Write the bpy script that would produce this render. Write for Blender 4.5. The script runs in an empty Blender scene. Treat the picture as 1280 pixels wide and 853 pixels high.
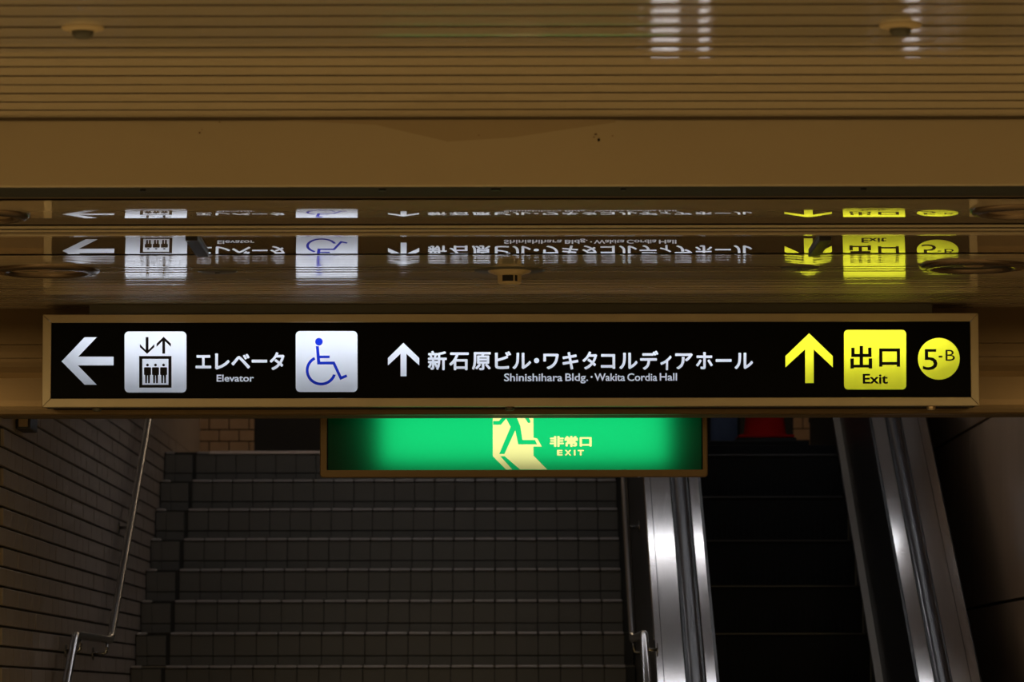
import bpy, bmesh, math, random
import numpy as np
from mathutils import Vector, Matrix
from mathutils.geometry import delaunay_2d_cdt
random.seed(7)
C = bpy.context.scene.collection
SC = bpy.context.scene
PI = math.pi

# ------------------------------------------------------------------ camera
F = 5200.0                      # focal length in pixels of a 1280 wide frame
EYE = 1.5
PITCH = math.atan2(872 - 426.5, F)
YAW = math.atan2(5.0, F)        # looks a hair to the right of the corridor axis
ROLL = 0.0017
cam_data = bpy.data.cameras.new('camera')
cam = bpy.data.objects.new('camera', cam_data)
C.objects.link(cam)
SC.camera = cam
cam_data.sensor_width = 36
cam_data.lens = 36 * F / 1280
cam_data.clip_end = 200
cam_data.dof.use_dof = True
cam_data.dof.focus_distance = 14.0
cam_data.dof.aperture_fstop = (36 * F / 1280 / 1000) / 0.021
MC = Matrix.Rotation(-YAW, 3, 'Z') @ Matrix.Rotation(PI / 2 + PITCH, 3, 'X')
cam.matrix_world = Matrix.Translation((0, 0, EYE)) @ (MC @ Matrix.Rotation(-ROLL, 3, 'Z')).to_4x4()

# ------------------------------------------------------------------ world, exposure
w = bpy.data.worlds.new('world'); SC.world = w; w.use_nodes = True
w.node_tree.nodes['Background'].inputs[0].default_value = (1.0, 0.74, 0.42, 1)
w.node_tree.nodes['Background'].inputs[1].default_value = 0.05
SC.view_settings.view_transform = 'Standard'
SC.view_settings.look = 'None'
SC.view_settings.exposure = 0.0
SC.view_settings.gamma = 1.0
SC.view_settings.use_curve_mapping = False
SC.cycles.max_bounces = 8
SC.cycles.glossy_bounces = 5
SC.cycles.sample_clamp_indirect = 3.0
SC.cycles.caustics_reflective = False
SC.cycles.use_denoising = True

def area(name, loc, size, size_y, power, color, rot=(0, 0, 0), spread=PI):
    d = bpy.data.lights.new(name, 'AREA'); d.shape = 'RECTANGLE'
    d.size = size; d.size_y = size_y; d.energy = power; d.color = color; d.spread = spread
    o = bpy.data.objects.new(name, d); C.objects.link(o)
    o.location = loc; o.rotation_euler = rot
    return o

TUBE = 10.0                     # strength of the tube over the stairs and the escalator
WARM = (1.0, 0.755, 0.38)
# two rows of corridor lamps along the ceiling, left and right of what the frame shows
for sx, pw_ in ((-1, 300), (1, 225)):
    area('corridor_lamp', (sx * 2.7, 7.0, EYE + 1.30), 0.3, 10.0, pw_, WARM)
# unseen fill light added to brighten the upper landing and its brick wall
area('landing_fill', (0.0, 22.9, EYE + 3.4), 2.5, 0.2, 14, (1.0, 0.75, 0.5))

# ------------------------------------------------------------------ pixel helpers (measured layout -> metres)
def ray(px, py):
    return MC @ Vector((px - 640, -(py + (px - 640) * ROLL - 426.5), -F))
def P(px, py, d):
    r = ray(px, py); k = d / r.y
    return Vector((r.x * k, d, EYE + r.z * k))
def PZ(px, py, z):
    r = ray(px, py); k = (z - EYE) / r.z
    return Vector((r.x * k, r.y * k, z))
def zrow(py, d): return P(640, py, d).z

# ------------------------------------------------------------------ materials
def mat(name, col, rough=0.5, metal=0.0, coat=0.0, coat_r=0.05, spec=0.5, var=0.0, vscale=8, bump=0.0, bscale=60,
        stretch=(1, 1, 1), aniso=0.0, rvar=0.0):
    m = bpy.data.materials.new(name); m.use_nodes = True
    nt = m.node_tree; b = nt.nodes['Principled BSDF']
    b.inputs['Base Color'].default_value = (*col, 1)
    b.inputs['Roughness'].default_value = rough
    b.inputs['Metallic'].default_value = metal
    b.inputs['Coat Weight'].default_value = coat
    b.inputs['Coat Roughness'].default_value = coat_r
    b.inputs['Specular IOR Level'].default_value = spec
    b.inputs['Anisotropic'].default_value = aniso
    if var or bump or rvar:
        tc = nt.nodes.new('ShaderNodeTexCoord'); mp = nt.nodes.new('ShaderNodeMapping')
        mp.inputs['Scale'].default_value = stretch
        nt.links.new(tc.outputs['Object'], mp.inputs['Vector'])
        n = nt.nodes.new('ShaderNodeTexNoise'); n.inputs['Scale'].default_value = vscale
        n.inputs['Detail'].default_value = 5
        nt.links.new(mp.outputs[0], n.inputs['Vector'])
        if var:
            mx = nt.nodes.new('ShaderNodeMix'); mx.data_type = 'RGBA'
            mx.inputs[6].default_value = (*[c * (1 - var) for c in col], 1)
            mx.inputs[7].default_value = (*[min(1, c * (1 + var)) for c in col], 1)
            nt.links.new(n.outputs[0], mx.inputs[0]); nt.links.new(mx.outputs[2], b.inputs['Base Color'])
        if rvar:
            mr = nt.nodes.new('ShaderNodeMapRange')
            mr.inputs[3].default_value = max(0.02, rough - rvar); mr.inputs[4].default_value = rough + rvar
            nt.links.new(n.outputs[0], mr.inputs[0]); nt.links.new(mr.outputs[0], b.inputs['Roughness'])
        if bump:
            n2 = nt.nodes.new('ShaderNodeTexNoise'); n2.inputs['Scale'].default_value = bscale
            nt.links.new(mp.outputs[0], n2.inputs['Vector'])
            bp = nt.nodes.new('ShaderNodeBump'); bp.inputs['Strength'].default_value = bump
            bp.inputs['Distance'].default_value = 0.001
            nt.links.new(n2.outputs[0], bp.inputs['Height']); nt.links.new(bp.outputs[0], b.inputs['Normal'])
    return m

def film(name, col, gloss=0.012):
    """translucent sign film, lit by the tube in the box behind it"""
    m = bpy.data.materials.new(name); m.use_nodes = True
    nt = m.node_tree; nt.nodes.clear()
    out = nt.nodes.new('ShaderNodeOutputMaterial')
    t = nt.nodes.new('ShaderNodeBsdfTranslucent'); t.inputs[0].default_value = (*col, 1)
    g = nt.nodes.new('ShaderNodeBsdfGlossy'); g.inputs[0].default_value = (1, 1, 1, 1); g.inputs[1].default_value = 0.25
    mx = nt.nodes.new('ShaderNodeMixShader'); mx.inputs[0].default_value = gloss
    nt.links.new(t.outputs[0], mx.inputs[1]); nt.links.new(g.outputs[0], mx.inputs[2]); nt.links.new(mx.outputs[0], out.inputs[0])
    return m

M_slat = mat('beige_slat_enamel', (0.46, 0.38, 0.26), 0.45, coat=1.0, coat_r=0.06, var=0.05, vscale=1.5)
M_gloss = mat('beige_gloss_panel', (0.20, 0.15, 0.10), 0.5, coat=1.0, coat_r=0.006, var=0.03, vscale=2, spec=0)
for m_, i_ in ((M_slat, 1.5), (M_gloss, 2.2)): m_.node_tree.nodes['Principled BSDF'].inputs['Coat IOR'].default_value = i_
M_bow = mat('beige_bowed_panel', (0.42, 0.34, 0.23), 0.45, coat=1.0, coat_r=0.015, var=0.05, vscale=1.5, spec=0.1)
M_fascia = mat('beige_fascia_paint', (0.45, 0.37, 0.25), 0.6, var=0.10, vscale=1.2)
M_groove = mat('brown_groove', (0.10, 0.07, 0.04), 0.8)
M_slot_shade = mat('slot_shade', (0.010, 0.011, 0.007), 0.7)
M_lintel = mat('bronze_brushed_sheet', (0.13, 0.083, 0.04), 0.27, metal=0.9, var=0.12, vscale=6, stretch=(1, 1, 60))
M_frame = mat('bronze_aluminium_frame', (0.50, 0.41, 0.27), 0.45, metal=0.55, var=0.08, vscale=10)
M_frame2 = mat('brown_metal_frame', (0.15, 0.095, 0.04), 0.45, metal=0.5)
M_housing = mat('dark_housing', (0.055, 0.05, 0.035), 0.5)
M_black = mat('black_sign_film', (0.003, 0.003, 0.003), 0.5, spec=0.06)
M_boxin = mat('light_box_inside', (0.05, 0.05, 0.05), 0.9)
M_white = film('white_film', (0.86, 0.90, 1.0))
M_yellow = film('yellow_film', (0.98, 0.93, 0.035))
M_blue = film('blue_film', (0.006, 0.022, 0.36))
M_green = film('green_film', (0.006, 0.62, 0.17))
M_cream = film('cream_film', (1.0, 0.98, 0.36))
M_ink = mat('dark_print', (0.006, 0.006, 0.012), 0.5, spec=0.2)
M_chrome = mat('polished_steel', (0.40, 0.39, 0.38), 0.2, metal=1.0)
M_steel = mat('brushed_steel', (0.74, 0.72, 0.70), 0.13, metal=1.0, rvar=0.03, vscale=9, stretch=(30, 1, 1))
M_belt = mat('black_rubber_belt', (0.012, 0.013, 0.018), 0.35, coat=0.3, coat_r=0.2)
M_dark = mat('black_panel', (0.008, 0.007, 0.006), 0.4)
M_step = mat('black_step_metal', (0.004, 0.004, 0.004), 0.6, spec=0.15)
M_tileL = mat('grey_brown_glazed_tile', (0.30, 0.25, 0.21), 0.28, var=0.15, vscale=6, bump=0.1)
M_grout = mat('dark_grout', (0.03, 0.025, 0.02), 0.9)
M_brick = mat('tan_brick_tile', (0.36, 0.22, 0.11), 0.5, var=0.3, vscale=5, bump=0.3)
M_riser = mat('grey_stair_tile', (0.115, 0.105, 0.085), 0.55, var=0.15, vscale=6)
M_nose = mat('pale_nosing_tile', (0.36, 0.33, 0.31), 0.32, var=0.1, vscale=6)
M_stairb = mat('stair_mortar', (0.03, 0.028, 0.022), 0.9)
M_edge = mat('pale_edge_strip', (0.70, 0.58, 0.50), 0.4, metal=0.3)
M_satin = mat('satin_grey_metal', (0.30, 0.28, 0.25), 0.5, metal=0.4)
M_ring = mat('dark_bronze_ring', (0.16, 0.11, 0.07), 0.25, metal=0.8)
M_stone = mat('brown_stone_panel', (0.24, 0.155, 0.09), 0.5, var=0.35, vscale=3, stretch=(1, 1, 0.25), bump=0.1)
M_floor = mat('corridor_floor_tile', (0.42, 0.38, 0.31), 0.35, var=0.1, vscale=3)
M_plain = mat('plaster_brown', (0.16, 0.13, 0.10), 0.8)
M_ceil2 = mat('stair_ceiling_paint', (0.80, 0.76, 0.72), 0.8, var=0.06, vscale=2)
M_red = mat('red_plastic', (0.45, 0.006, 0.004), 0.8, spec=0.1)
M_rubber = mat('black_rubber', (0.01, 0.01, 0.01), 0.8)
M_poster = mat('blue_grey_poster', (0.10, 0.16, 0.30), 0.6, var=0.7, vscale=6, stretch=(1, 1, 0.5))
M_trim = mat('warm_metal_trim', (0.55, 0.40, 0.24), 0.3, metal=0.7)
M_cream_p = mat('cream_plastic', (0.42, 0.32, 0.18), 0.5)
M_hole = mat('dark_opening', (0.006, 0.005, 0.004), 0.8)

# ------------------------------------------------------------------ object helpers
def obj(name, bm, m, parent=None, smooth=False):
    me = bpy.data.meshes.new(name)
    if isinstance(bm, bmesh.types.BMesh):
        bmesh.ops.recalc_face_normals(bm, faces=bm.faces); bm.to_mesh(me); bm.free()
    else:
        me = bm
    if m: me.materials.clear(); me.materials.append(m)
    if smooth:
        for p in me.polygons: p.use_smooth = True
    o = bpy.data.objects.new(name, me); C.objects.link(o)
    if parent: o.parent = parent; o.matrix_parent_inverse = Matrix.Translation(-parent.location)
    return o
def tag(o, label=None, cat=None, group=None, kind=None):
    if label: o['label'] = label
    if cat: o['category'] = cat
    if group: o['group'] = group
    if kind: o['kind'] = kind
    return o
def thing(name, label, cat, loc=(0, 0, 0), group=None, kind=None):
    o = bpy.data.objects.new(name, None); C.objects.link(o); o.location = loc
    o.empty_display_size = 0.1
    return tag(o, label, cat, group, kind)
def child_copy(o, parent, offset):
    c = o.copy(); C.objects.link(c); c.parent = parent
    c.matrix_parent_inverse = o.matrix_parent_inverse.copy()
    c.location = o.location + Vector(offset)
    return c

def box(bm, x0, x1, y0, y1, z0, z1, bev=0.0):
    vs = [bm.verts.new((x, y, z)) for x in (x0, x1) for y in (y0, y1) for z in (z0, z1)]
    f = [(0, 1, 3, 2), (4, 6, 7, 5), (0, 4, 5, 1), (2, 3, 7, 6), (0, 2, 6, 4), (1, 5, 7, 3)]
    fs = [bm.faces.new([vs[i] for i in q]) for q in f]
    if bev:
        es = list({e for q in fs for e in q.edges})
        bmesh.ops.bevel(bm, geom=es, offset=bev, segments=2, affect='EDGES', profile=0.6)
    return bm
def B(*a, **k): return box(bmesh.new(), *a, **k)

def prism_x(bm, prof, x0, x1):
    """closed profile of (y, z) extruded along x"""
    a = [bm.verts.new((x0, y, z)) for y, z in prof]; b = [bm.verts.new((x1, y, z)) for y, z in prof]
    n = len(prof)
    for i in range(n): bm.faces.new((a[i], a[(i + 1) % n], b[(i + 1) % n], b[i]))
    bm.faces.new(a); bm.faces.new(b[::-1])
    return bm

def tube(bm, pts, r, seg=14, cap=True):
    pts = [Vector(p) for p in pts]; rings = []
    up = Vector((0, 0, 1))
    for i, p in enumerate(pts):
        t = ((pts[min(i + 1, len(pts) - 1)] - pts[max(i - 1, 0)])).normalized()
        u = t.cross(up if abs(t.z) < .95 else Vector((1, 0, 0))).normalized(); v = t.cross(u)
        rings.append([bm.verts.new(p + r * (math.cos(a) * u + math.sin(a) * v)) for a in [2 * PI * k / seg for k in range(seg)]])
    for A, Bq in zip(rings, rings[1:]):
        for k in range(seg): bm.faces.new((A[k], A[(k + 1) % seg], Bq[(k + 1) % seg], Bq[k]))
    if cap: bm.faces.new(rings[0]); bm.faces.new(rings[-1][::-1])
    return bm
def smooth_path(pts, r=0.06, n=6):
    pts = [Vector(p) for p in pts]; out = [pts[0]]
    for a, b, c in zip(pts, pts[1:], pts[2:]):
        p = b + (a - b).normalized() * r; q = b + (c - b).normalized() * r
        for i in range(n + 1):
            t = i / n; out.append((1 - t) ** 2 * p + 2 * t * (1 - t) * b + t * t * q)
    return out + [pts[-1]]
def lathe(bm, prof, cx, cy, seg=40, closed=False):
    """profile of (radius, z) turned about a vertical axis"""
    rings = []
    for r, z in prof:
        if r < 1e-6: rings.append([bm.verts.new((cx, cy, z))] * seg)
        else: rings.append([bm.verts.new((cx + r * math.cos(2 * PI * k / seg), cy + r * math.sin(2 * PI * k / seg), z)) for k in range(seg)])
    for A, Bq in zip(rings, rings[1:]):
        for k in range(seg):
            q = []
            for v in (A[k], A[(k + 1) % seg], Bq[(k + 1) % seg], Bq[k]):
                if v not in q: q.append(v)
            if len(q) > 2: bm.faces.new(q)
    return bm

# ------------------------------------------------------------------ flat shapes and lettering in pixel units
def rrect(x0, x1, y0, y1, r, n=6):
    pts = []
    for cx, cy, a0 in ((x1 - r, y0 + r, -90), (x1 - r, y1 - r, 0), (x0 + r, y1 - r, 90), (x0 + r, y0 + r, 180)):
        for i in range(n + 1):
            a = math.radians(a0 + 90 * i / n); pts.append((cx + r * math.cos(a), cy + r * math.sin(a)))
    return pts
def circ(cx, cy, r, n=32): return [(cx + r * math.cos(2 * PI * k / n), cy + r * math.sin(2 * PI * k / n)) for k in range(n)]
class Glyphs:
    """lettering as triangles (inside test) plus its outline edges"""
    def __init__(self): self.tris = []; self.edges = []
    def __add__(self, o):
        g = Glyphs(); g.tris = self.tris + o.tris; g.edges = self.edges + o.edges; return g
    def moved(self, f):
        g = Glyphs(); g.tris = [[f(*p) for p in t] for t in self.tris]; g.edges = [[f(*p) for p in t] for t in self.edges]; return g
    def pts(self): return [p for t in self.tris for p in t]
    def inside(self, q):
        T = np.array(self.tris); out = np.zeros(len(q), bool); e_ = 1e-9
        o = np.argsort(q[:, 0]); xs = q[o, 0]
        lo = np.searchsorted(xs, T[:, :, 0].min(1) - e_); hi = np.searchsorted(xs, T[:, :, 0].max(1) + e_)
        for (a, b, c), l, h in zip(T, lo, hi):
            if h <= l: continue
            ix = o[l:h]; x, y = q[ix, 0], q[ix, 1]
            s1 = (b[0] - a[0]) * (y - a[1]) - (b[1] - a[1]) * (x - a[0])
            s2 = (c[0] - b[0]) * (y - b[1]) - (c[1] - b[1]) * (x - b[0])
            s3 = (a[0] - c[0]) * (y - c[1]) - (a[1] - c[1]) * (x - c[0])
            out[ix] |= ((s1 >= -e_) & (s2 >= -e_) & (s3 >= -e_)) | ((s1 <= e_) & (s2 <= e_) & (s3 <= e_))
        return out
class Poly:
    """nested outlines, even-odd"""
    def __init__(self, loops): self.loops = loops; self.edges = [[l[k], l[(k + 1) % len(l)]] for l in loops for k in range(len(l))]
    def inside(self, q):
        x, y = q[:, 0], q[:, 1]; c = np.zeros(len(q), bool)
        for (xa, ya), (xb, yb) in self.edges:
            if ya == yb: continue
            c ^= ((ya > y) != (yb > y)) & (x < (xb - xa) * (y - ya) / (yb - ya) + xa)
        return c
def glyphs(s, bold=0.0):
    cu = bpy.data.curves.new('t', 'FONT'); cu.body = s; cu.size = 1; cu.offset = bold; cu.resolution_u = 3
    o = bpy.data.objects.new('t', cu); C.objects.link(o)
    dg = bpy.context.evaluated_depsgraph_get(); dg.update()
    me = bpy.data.meshes.new_from_object(o.evaluated_get(dg))
    bm = bmesh.new(); bm.from_mesh(me); bmesh.ops.triangulate(bm, faces=bm.faces[:])
    g = Glyphs()
    for f in bm.faces:
        if f.calc_area() > 1e-9: g.tris.append([(v.co.x, v.co.y) for v in f.verts])
    g.edges = [[(v.co.x, v.co.y) for v in e_.verts] for e_ in bm.edges if len(e_.link_faces) == 1]
    bm.free(); bpy.data.objects.remove(o); bpy.data.curves.remove(cu); bpy.data.meshes.remove(me)
    return g
def width(s):
    return max(p[0] for p in glyphs(s).pts())
def merged(g):
    """one clean outline for overlapping copies of a glyph"""
    V = {}; E = set()
    for a, b in g.edges:
        ia = V.setdefault((round(a[0], 5), round(a[1], 5)), len(V)); ib = V.setdefault((round(b[0], 5), round(b[1], 5)), len(V))
        if ia != ib: E.add((min(ia, ib), max(ia, ib)))
    vs, _, fs, *_r = delaunay_2d_cdt([Vector(k) for k in V], list(E), [], 0, 1e-6)
    co = np.array([(v.x, v.y) for v in vs]); tri = np.array([list(f) for f in fs])
    tri = tri[g.inside(co[tri].mean(1))]
    cnt = {}
    for t in tri:
        for a, b in ((t[0], t[1]), (t[1], t[2]), (t[2], t[0])):
            k = (min(a, b), max(a, b)); cnt[k] = cnt.get(k, 0) + 1
    out = Glyphs(); pt = lambda i: (float(co[i][0]), float(co[i][1]))
    out.tris = [[pt(i) for i in t] for t in tri]; out.edges = [[pt(a), pt(b)] for (a, b), n in cnt.items() if n == 1]
    return out
def glyphs_bold(s, bold):
    if len(s) > 1 and bold > 0:          # letter by letter, at the places the whole word gives them
        out = Glyphs(); x = 0.0
        for i, ch in enumerate(s):
            g = glyphs_bold(ch, bold)
            if i: x = width(s[:i] + '|') - width('|')
            out = out + g.moved(lambda a, b: (a + x, b))
        return out
    g = glyphs(s)
    if bold <= 0: return g
    out = Glyphs()
    for k in range(8):
        dx, dy = bold * math.cos(k * PI / 4), bold * math.sin(k * PI / 4)
        out = out + g.moved(lambda x, y: (x + dx, y + dy))
    return merged(out + g)
def text(s, x0, x1, y0, y1, bold=0.0):
    g = glyphs_bold(s, bold); p = g.pts()
    a, b = min(q[0] for q in p), max(q[0] for q in p); c, d = min(q[1] for q in p), max(q[1] for q in p)
    return g.moved(lambda x, y: (x0 + (x - a) / (b - a) * (x1 - x0), y1 - (y - c) / (d - c) * (y1 - y0)))
def glyph_row(items, em_top, em_px, bold):
    """single glyphs, each fitted in width, sharing one height scale; em_top = row of font y=0.88"""
    out = Glyphs()
    for ch, x0, x1 in items:
        g = glyphs_bold(ch, bold); p = g.pts(); a, b = min(q[0] for q in p), max(q[0] for q in p)
        out = out + g.moved(lambda x, y: (x0 + (x - a) / (b - a) * (x1 - x0), em_top + (0.88 - y) * em_px))
    return out
def fill(name, plus, minus, d, m, parent):
    """flat piece covering every shape in plus and none in minus, upright at distance d"""
    V = {}; E = []
    for it in plus + minus:
        for a, b in it.edges:
            ia = V.setdefault((round(a[0], 4), round(a[1], 4)), len(V)); ib = V.setdefault((round(b[0], 4), round(b[1], 4)), len(V))
            if ia != ib: E.append((ia, ib))
    vs, _, fs, *_r = delaunay_2d_cdt([Vector(k) for k in V], E, [], 0, 1e-5)
    co = np.array([(v.x, v.y) for v in vs]); tri = np.array([list(f) for f in fs]); cen = co[tri].mean(1)
    keep = np.zeros(len(cen), bool)
    for it in plus: keep |= it.inside(cen)
    for it in minus: keep &= ~it.inside(cen)
    tri = tri[keep]; used = np.unique(tri); ix = {int(u): k for k, u in enumerate(used)}
    me = bpy.data.meshes.new(name)
    me.from_pydata([P(co[u][0], co[u][1], d) for u in used], [], [[ix[int(q)] for q in t] for t in tri])
    me.update()
    return obj(name, me, m, parent)

# ------------------------------------------------------------------ key distances and levels
DS = 14.30                                  # face of the hanging sign
DL = 14.48                                  # face of the lintel behind it
ZC = zrow(379.5, DS)                        # lower ceiling
DF = PZ(640, 232, ZC).y                     # face of the drop between the two ceilings
ZN = zrow(147, DF)                          # upper ceiling
XL, XR = -4.0, 4.0
XW = -1.78                                  # tiled wall beside the stairs
XE = 0.60                                   # outer side of the escalator
ZFLOOR = 0.0

# ------------------------------------------------------------------ structure: corridor shell
def struct(name, bm, m): return tag(obj(name, bm, m), kind='structure')
struct('floor', B(XL, XR, -3, 16.3, -0.2, 0), M_floor)
struct('wall_corridor_left', B(XL - 0.2, XL, -3, 14.9, 0, ZN + 0.2), M_plain)
struct('wall_corridor_right', B(XR, XR + 0.2, -3, 14.9, 0, ZN + 0.2), M_plain)

# upper ceiling: slats along x, dark recessed joints
DN0 = PZ(640, 0, ZN).y - 0.5
ylines = [147, 136.5, 127, 116.5, 106, 95, 84, 72.5, 60, 46.5, 33.5, 20, 6]
dl = [PZ(640, y, ZN).y for y in ylines]
pitch = (dl[0] - dl[-1]) / 12
ceil_up = struct('ceiling', B(XL, XR, -3, DF, ZN + 0.002, ZN + 0.2), M_groove)
def slat_mesh(d0, d1, z, sag, gap, segs=8):
    """one shallow convex slat with turned-up edges"""
    bm = bmesh.new(); a, b = d0 + gap / 2, d1 - gap / 2
    prof = []
    for i in range(segs + 1):
        t = i / segs; prof.append((a + 0.002 + (b - a - 0.004) * t, z - 4 * sag * t * (1 - t)))
    A = [bm.verts.new((XL, y, q)) for y, q in prof]; Bv = [bm.verts.new((XR, y, q)) for y, q in prof]
    for i in range(len(prof) - 1): bm.faces.new((A[i], A[i + 1], Bv[i + 1], Bv[i]))
    return bm
sl0 = obj('ceiling_slat', slat_mesh(DF - 0.004 - pitch, DF - 0.004, ZN, 0.0004, 0.019), M_slat, ceil_up, smooth=True)
for k in range(1, 16):
    child_copy(sl0, ceil_up, (0, -pitch * k, random.uniform(-.0004, .0004)))
bm = bmesh.new(); q = DF - 0.004 - pitch * 16
while q > 0: 
    box(bm, XL, XR, q - pitch + 0.010, q - 0.010, ZN, ZN + 0.0018); q -= pitch
tag(obj('ceiling_slat_field', bm, M_slat, ceil_up), kind='stuff')

# drop fascia between the ceilings and the shutter slot behind it, almost flush, its shade painted dark
bm = bmesh.new(); box(bm, XL, XR, DF, DF + 0.03, ZC, ZN - 0.006, 0.003); struct('trim_1', bm, M_fascia)
struct('trim_2', B(XL, XR, DF - 0.003, DF + 0.035, ZN - 0.006, ZN + 0.02), M_groove)
DSL = PZ(640, 249, ZC).y
slot = struct('trim_3', B(XL, XR, DF + 0.03, DSL - 0.004, ZC + 0.006, ZC + 0.30), M_slot_shade)
for px, r in ((178, .008), (478, .010), (620, .014), (780, .008), (1080, .008)):
    p = PZ(px, 238, ZC); bm = bmesh.new(); lathe(bm, [(0, ZC + .001), (r, ZC + .001), (r, ZC + .008)], p.x, DF + .12, 12)
    obj('rivet', bm, M_dark, slot)
# soil marks on the fascia are raised specks of dirt
for px, py, a, b in ((745, 168, 4, 1.2), (749, 175, 3.2, 3.4), (743, 171.5, 1.6, 1.5), (766, 170, 2, 1.2), (250, 166, 2.4, 2), (253, 162, 1.5, 1.2), (275, 153, 2, 1), (599, 169, 2, 1)):
    p = P(px, py, DF)
    bm = bmesh.new()
    vs = [bm.verts.new((p.x + a / 470 * math.cos(t) * random.uniform(.7, 1.1) * .6, DF - 0.0012, p.z + b / 470 * math.sin(t) * random.uniform(.7, 1.1) * .6)) for t in [k * PI / 5 for k in range(10)]]
    f = bm.faces.new(vs); bmesh.ops.extrude_face_region(bm, geom=[f]); 
    for v in bm.verts[10:]: pass
    obj('rust_speck', bm, mat('rust', (0.16, 0.08, 0.02), 0.9) if 'rust' not in bpy.data.materials else bpy.data.materials['rust'], bpy.data.objects['trim_1'])

bm = bmesh.new(); bm.faces.new([bm.verts.new(P(x_, y_, DF - .0008)) for x_, y_ in ((330, 149.5), (470, 156), (560, 177), (640, 172), (700, 163), (770, 153), (770, 149.5))])
M_stain = mat('water_stain', (0.385, 0.30, 0.185), 0.6, var=0.06, vscale=4)
obj('water_stain', bm, M_stain, bpy.data.objects['trim_1'])
# lower ceiling: two gently bowed gloss panels, then fine slats
low = struct('ceiling_lower', B(XL, XR, DF + 0.03, DL + 0.3, ZC + 0.30, ZC + 0.34), M_groove)
def bowed(y_near, y_far, target, rows_step=1.0):
    """profile whose slope mirrors sign row target(y) towards the camera at image row y (a convex panel)"""
    ys = []; y = y_near
    while y < y_far + 1e-6: ys.append(y); y += rows_step
    z = ZC; prof = []; last = None
    for y in ys:
        r = ray(640, y); e = r.z / r.y
        d = (z - EYE) / e
        if last is not None:
            z = z + slope * (d - last)
        out = (zrow(target(y), DS) - z) / (DS - d)
        slope = (out + e) / 2
        prof.append((d, z)); last = d
    return prof
def strip(prof, m, name, parent, x0=XL, x1=XR, ends=0.02):
    bm = bmesh.new()
    pr = prof
    n = 1
    cols = [[bm.verts.new((x0 + (x1 - x0) * i / n, y, z)) for y, z in pr] for i in range(n + 1)]
    for A, Bv in zip(cols, cols[1:]):
        for i in range(len(pr) - 1): bm.faces.new((A[i], A[i + 1], Bv[i + 1], Bv[i]))
    bmesh.ops.recalc_face_normals(bm, faces=bm.faces)
    o = obj(name, bm, m, parent, smooth=True)
    return o
def t1(y):
    s = 490 - (y - 260.5) * 76 / 12.5
    return max(372, min(495, s))
p1 = bowed(250, 281, t1)
strip(p1, M_bow, 'ceiling_panel', low)
# narrow slats and the joint in front of the crisp panel
def dz(y, z=ZC): return PZ(640, y, z).y
zj = p1[-1][1]
dj = p1[-1][0]
seg = [(282, 286), (286.8, 290.2)]
for a, b in seg:
    sl = slat_mesh(dz(a), dz(b), ZC + 0.001, 0.0004, 0.012); obj('ceiling_slat', sl, M_fascia, low, smooth=True)
p2 = bowed(295.5, 318, lambda y: 441 + (318.5 - y) * 2.0)
off = ZC - p2[-1][1]
strip([(d, z + off * 0.5) for d, z in p2], M_gloss, 'ceiling_panel', low)
obj('panel_rail', B(XL, XR, dz(293.6), dz(295.3), ZC - 0.001, ZC + 0.02, bev=0.002), M_slat, low)
# fine slats up to the lintel
q = dz(318.6); pf = 0.075; nf = int((DL - q) / pf)
bm = bmesh.new(); gp = []
for k in range(nf + 1):
    a = q + k * pf; b = min(a + pf, DL)
    if b - a < .02: continue
    s = 6; prof = [(a + .001, ZC + .012)]
    sag = 0.00026 + random.uniform(-.0001, .0001); tilt = random.uniform(-.0006, .0006)
    for i in range(s + 1):
        t = i / s; prof.append((a + .002 + (b - a - .004) * t, ZC - 4 * sag * t * (1 - t) + tilt * (t - .5)))
    prof.append((b - .001, ZC + .012))
    prof = prof[1:-1]; A = [bm.verts.new((XL, y, z)) for y, z in prof]; Bv = [bm.verts.new((XR, y, z)) for y, z in prof]
    for i in range(len(prof) - 1): bm.faces.new((A[i], A[i + 1], Bv[i + 1], Bv[i]))
fs = obj('fine_slat_field', bm, M_slat, low, smooth=True); tag(fs, kind='stuff')
obj('backing', B(XL, XR, DSL, DL + .2, ZC + .006, ZC + .06), M_groove, low)
# two dark straps across the crisp panel
for sx, px0, px1 in ((-1, 239, 254), (1, 1033, 1017)):
    a = PZ(px0, 297.5, ZC - .006); b = PZ(px1, 318, ZC - .006)
    bm = bmesh.new(); x = (a.x + b.x) / 2
    box(bm, x - .018, x + .018, a.y, b.y, ZC - .014, ZC + .002, 0.002); 
    obj('strap', bm, M_dark, low)

# ------------------------------------------------------------------ ceiling fittings
def fitting_round(px, py, halfw, name, label, inner, group='round downlights of the lower ceiling'):
    p = PZ(px, py, ZC); r = halfw / F * p.y
    t = thing(name, label, 'downlight', (p.x, p.y, ZC), group)
    bm = bmesh.new(); lathe(bm, [(r * .70, ZC + .003), (r * .72, ZC - .006), (r * .76, ZC - .012), (r * .80, ZC - .014), (r * .95, ZC - .010), (r, ZC - .003), (r, ZC + .002)], p.x, p.y, 48)
    obj('trim_ring', bm, M_ring, t, smooth=True)
    bm = bmesh.new(); lathe(bm, [(r * .72, ZC - .001), (r * .70, ZC - .0005), (r * .45, ZC - .0003), (0, ZC - .0003)], p.x, p.y, 40)
    obj('reflector', bm, inner, t, smooth=True)
    bm = bmesh.new(); lathe(bm, [(0, ZC - .006), (r * .16, ZC - .004), (r * .2, ZC)], p.x, p.y, 20)
    obj('lens', bm, M_trim, t, smooth=True)
    return t
fitting_round(58, 337.5, 68, 'downlight', 'large round metal downlight at the far left of the fine slatted ceiling', M_trim)
fitting_round(1217, 332, 69, 'downlight', 'large round metal downlight at the far right of the fine slatted ceiling', M_dark)
fitting_round(-28, 269, 66, 'downlight', 'round flush downlight cut by the left picture edge in front of the gloss panel', M_trim)
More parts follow.
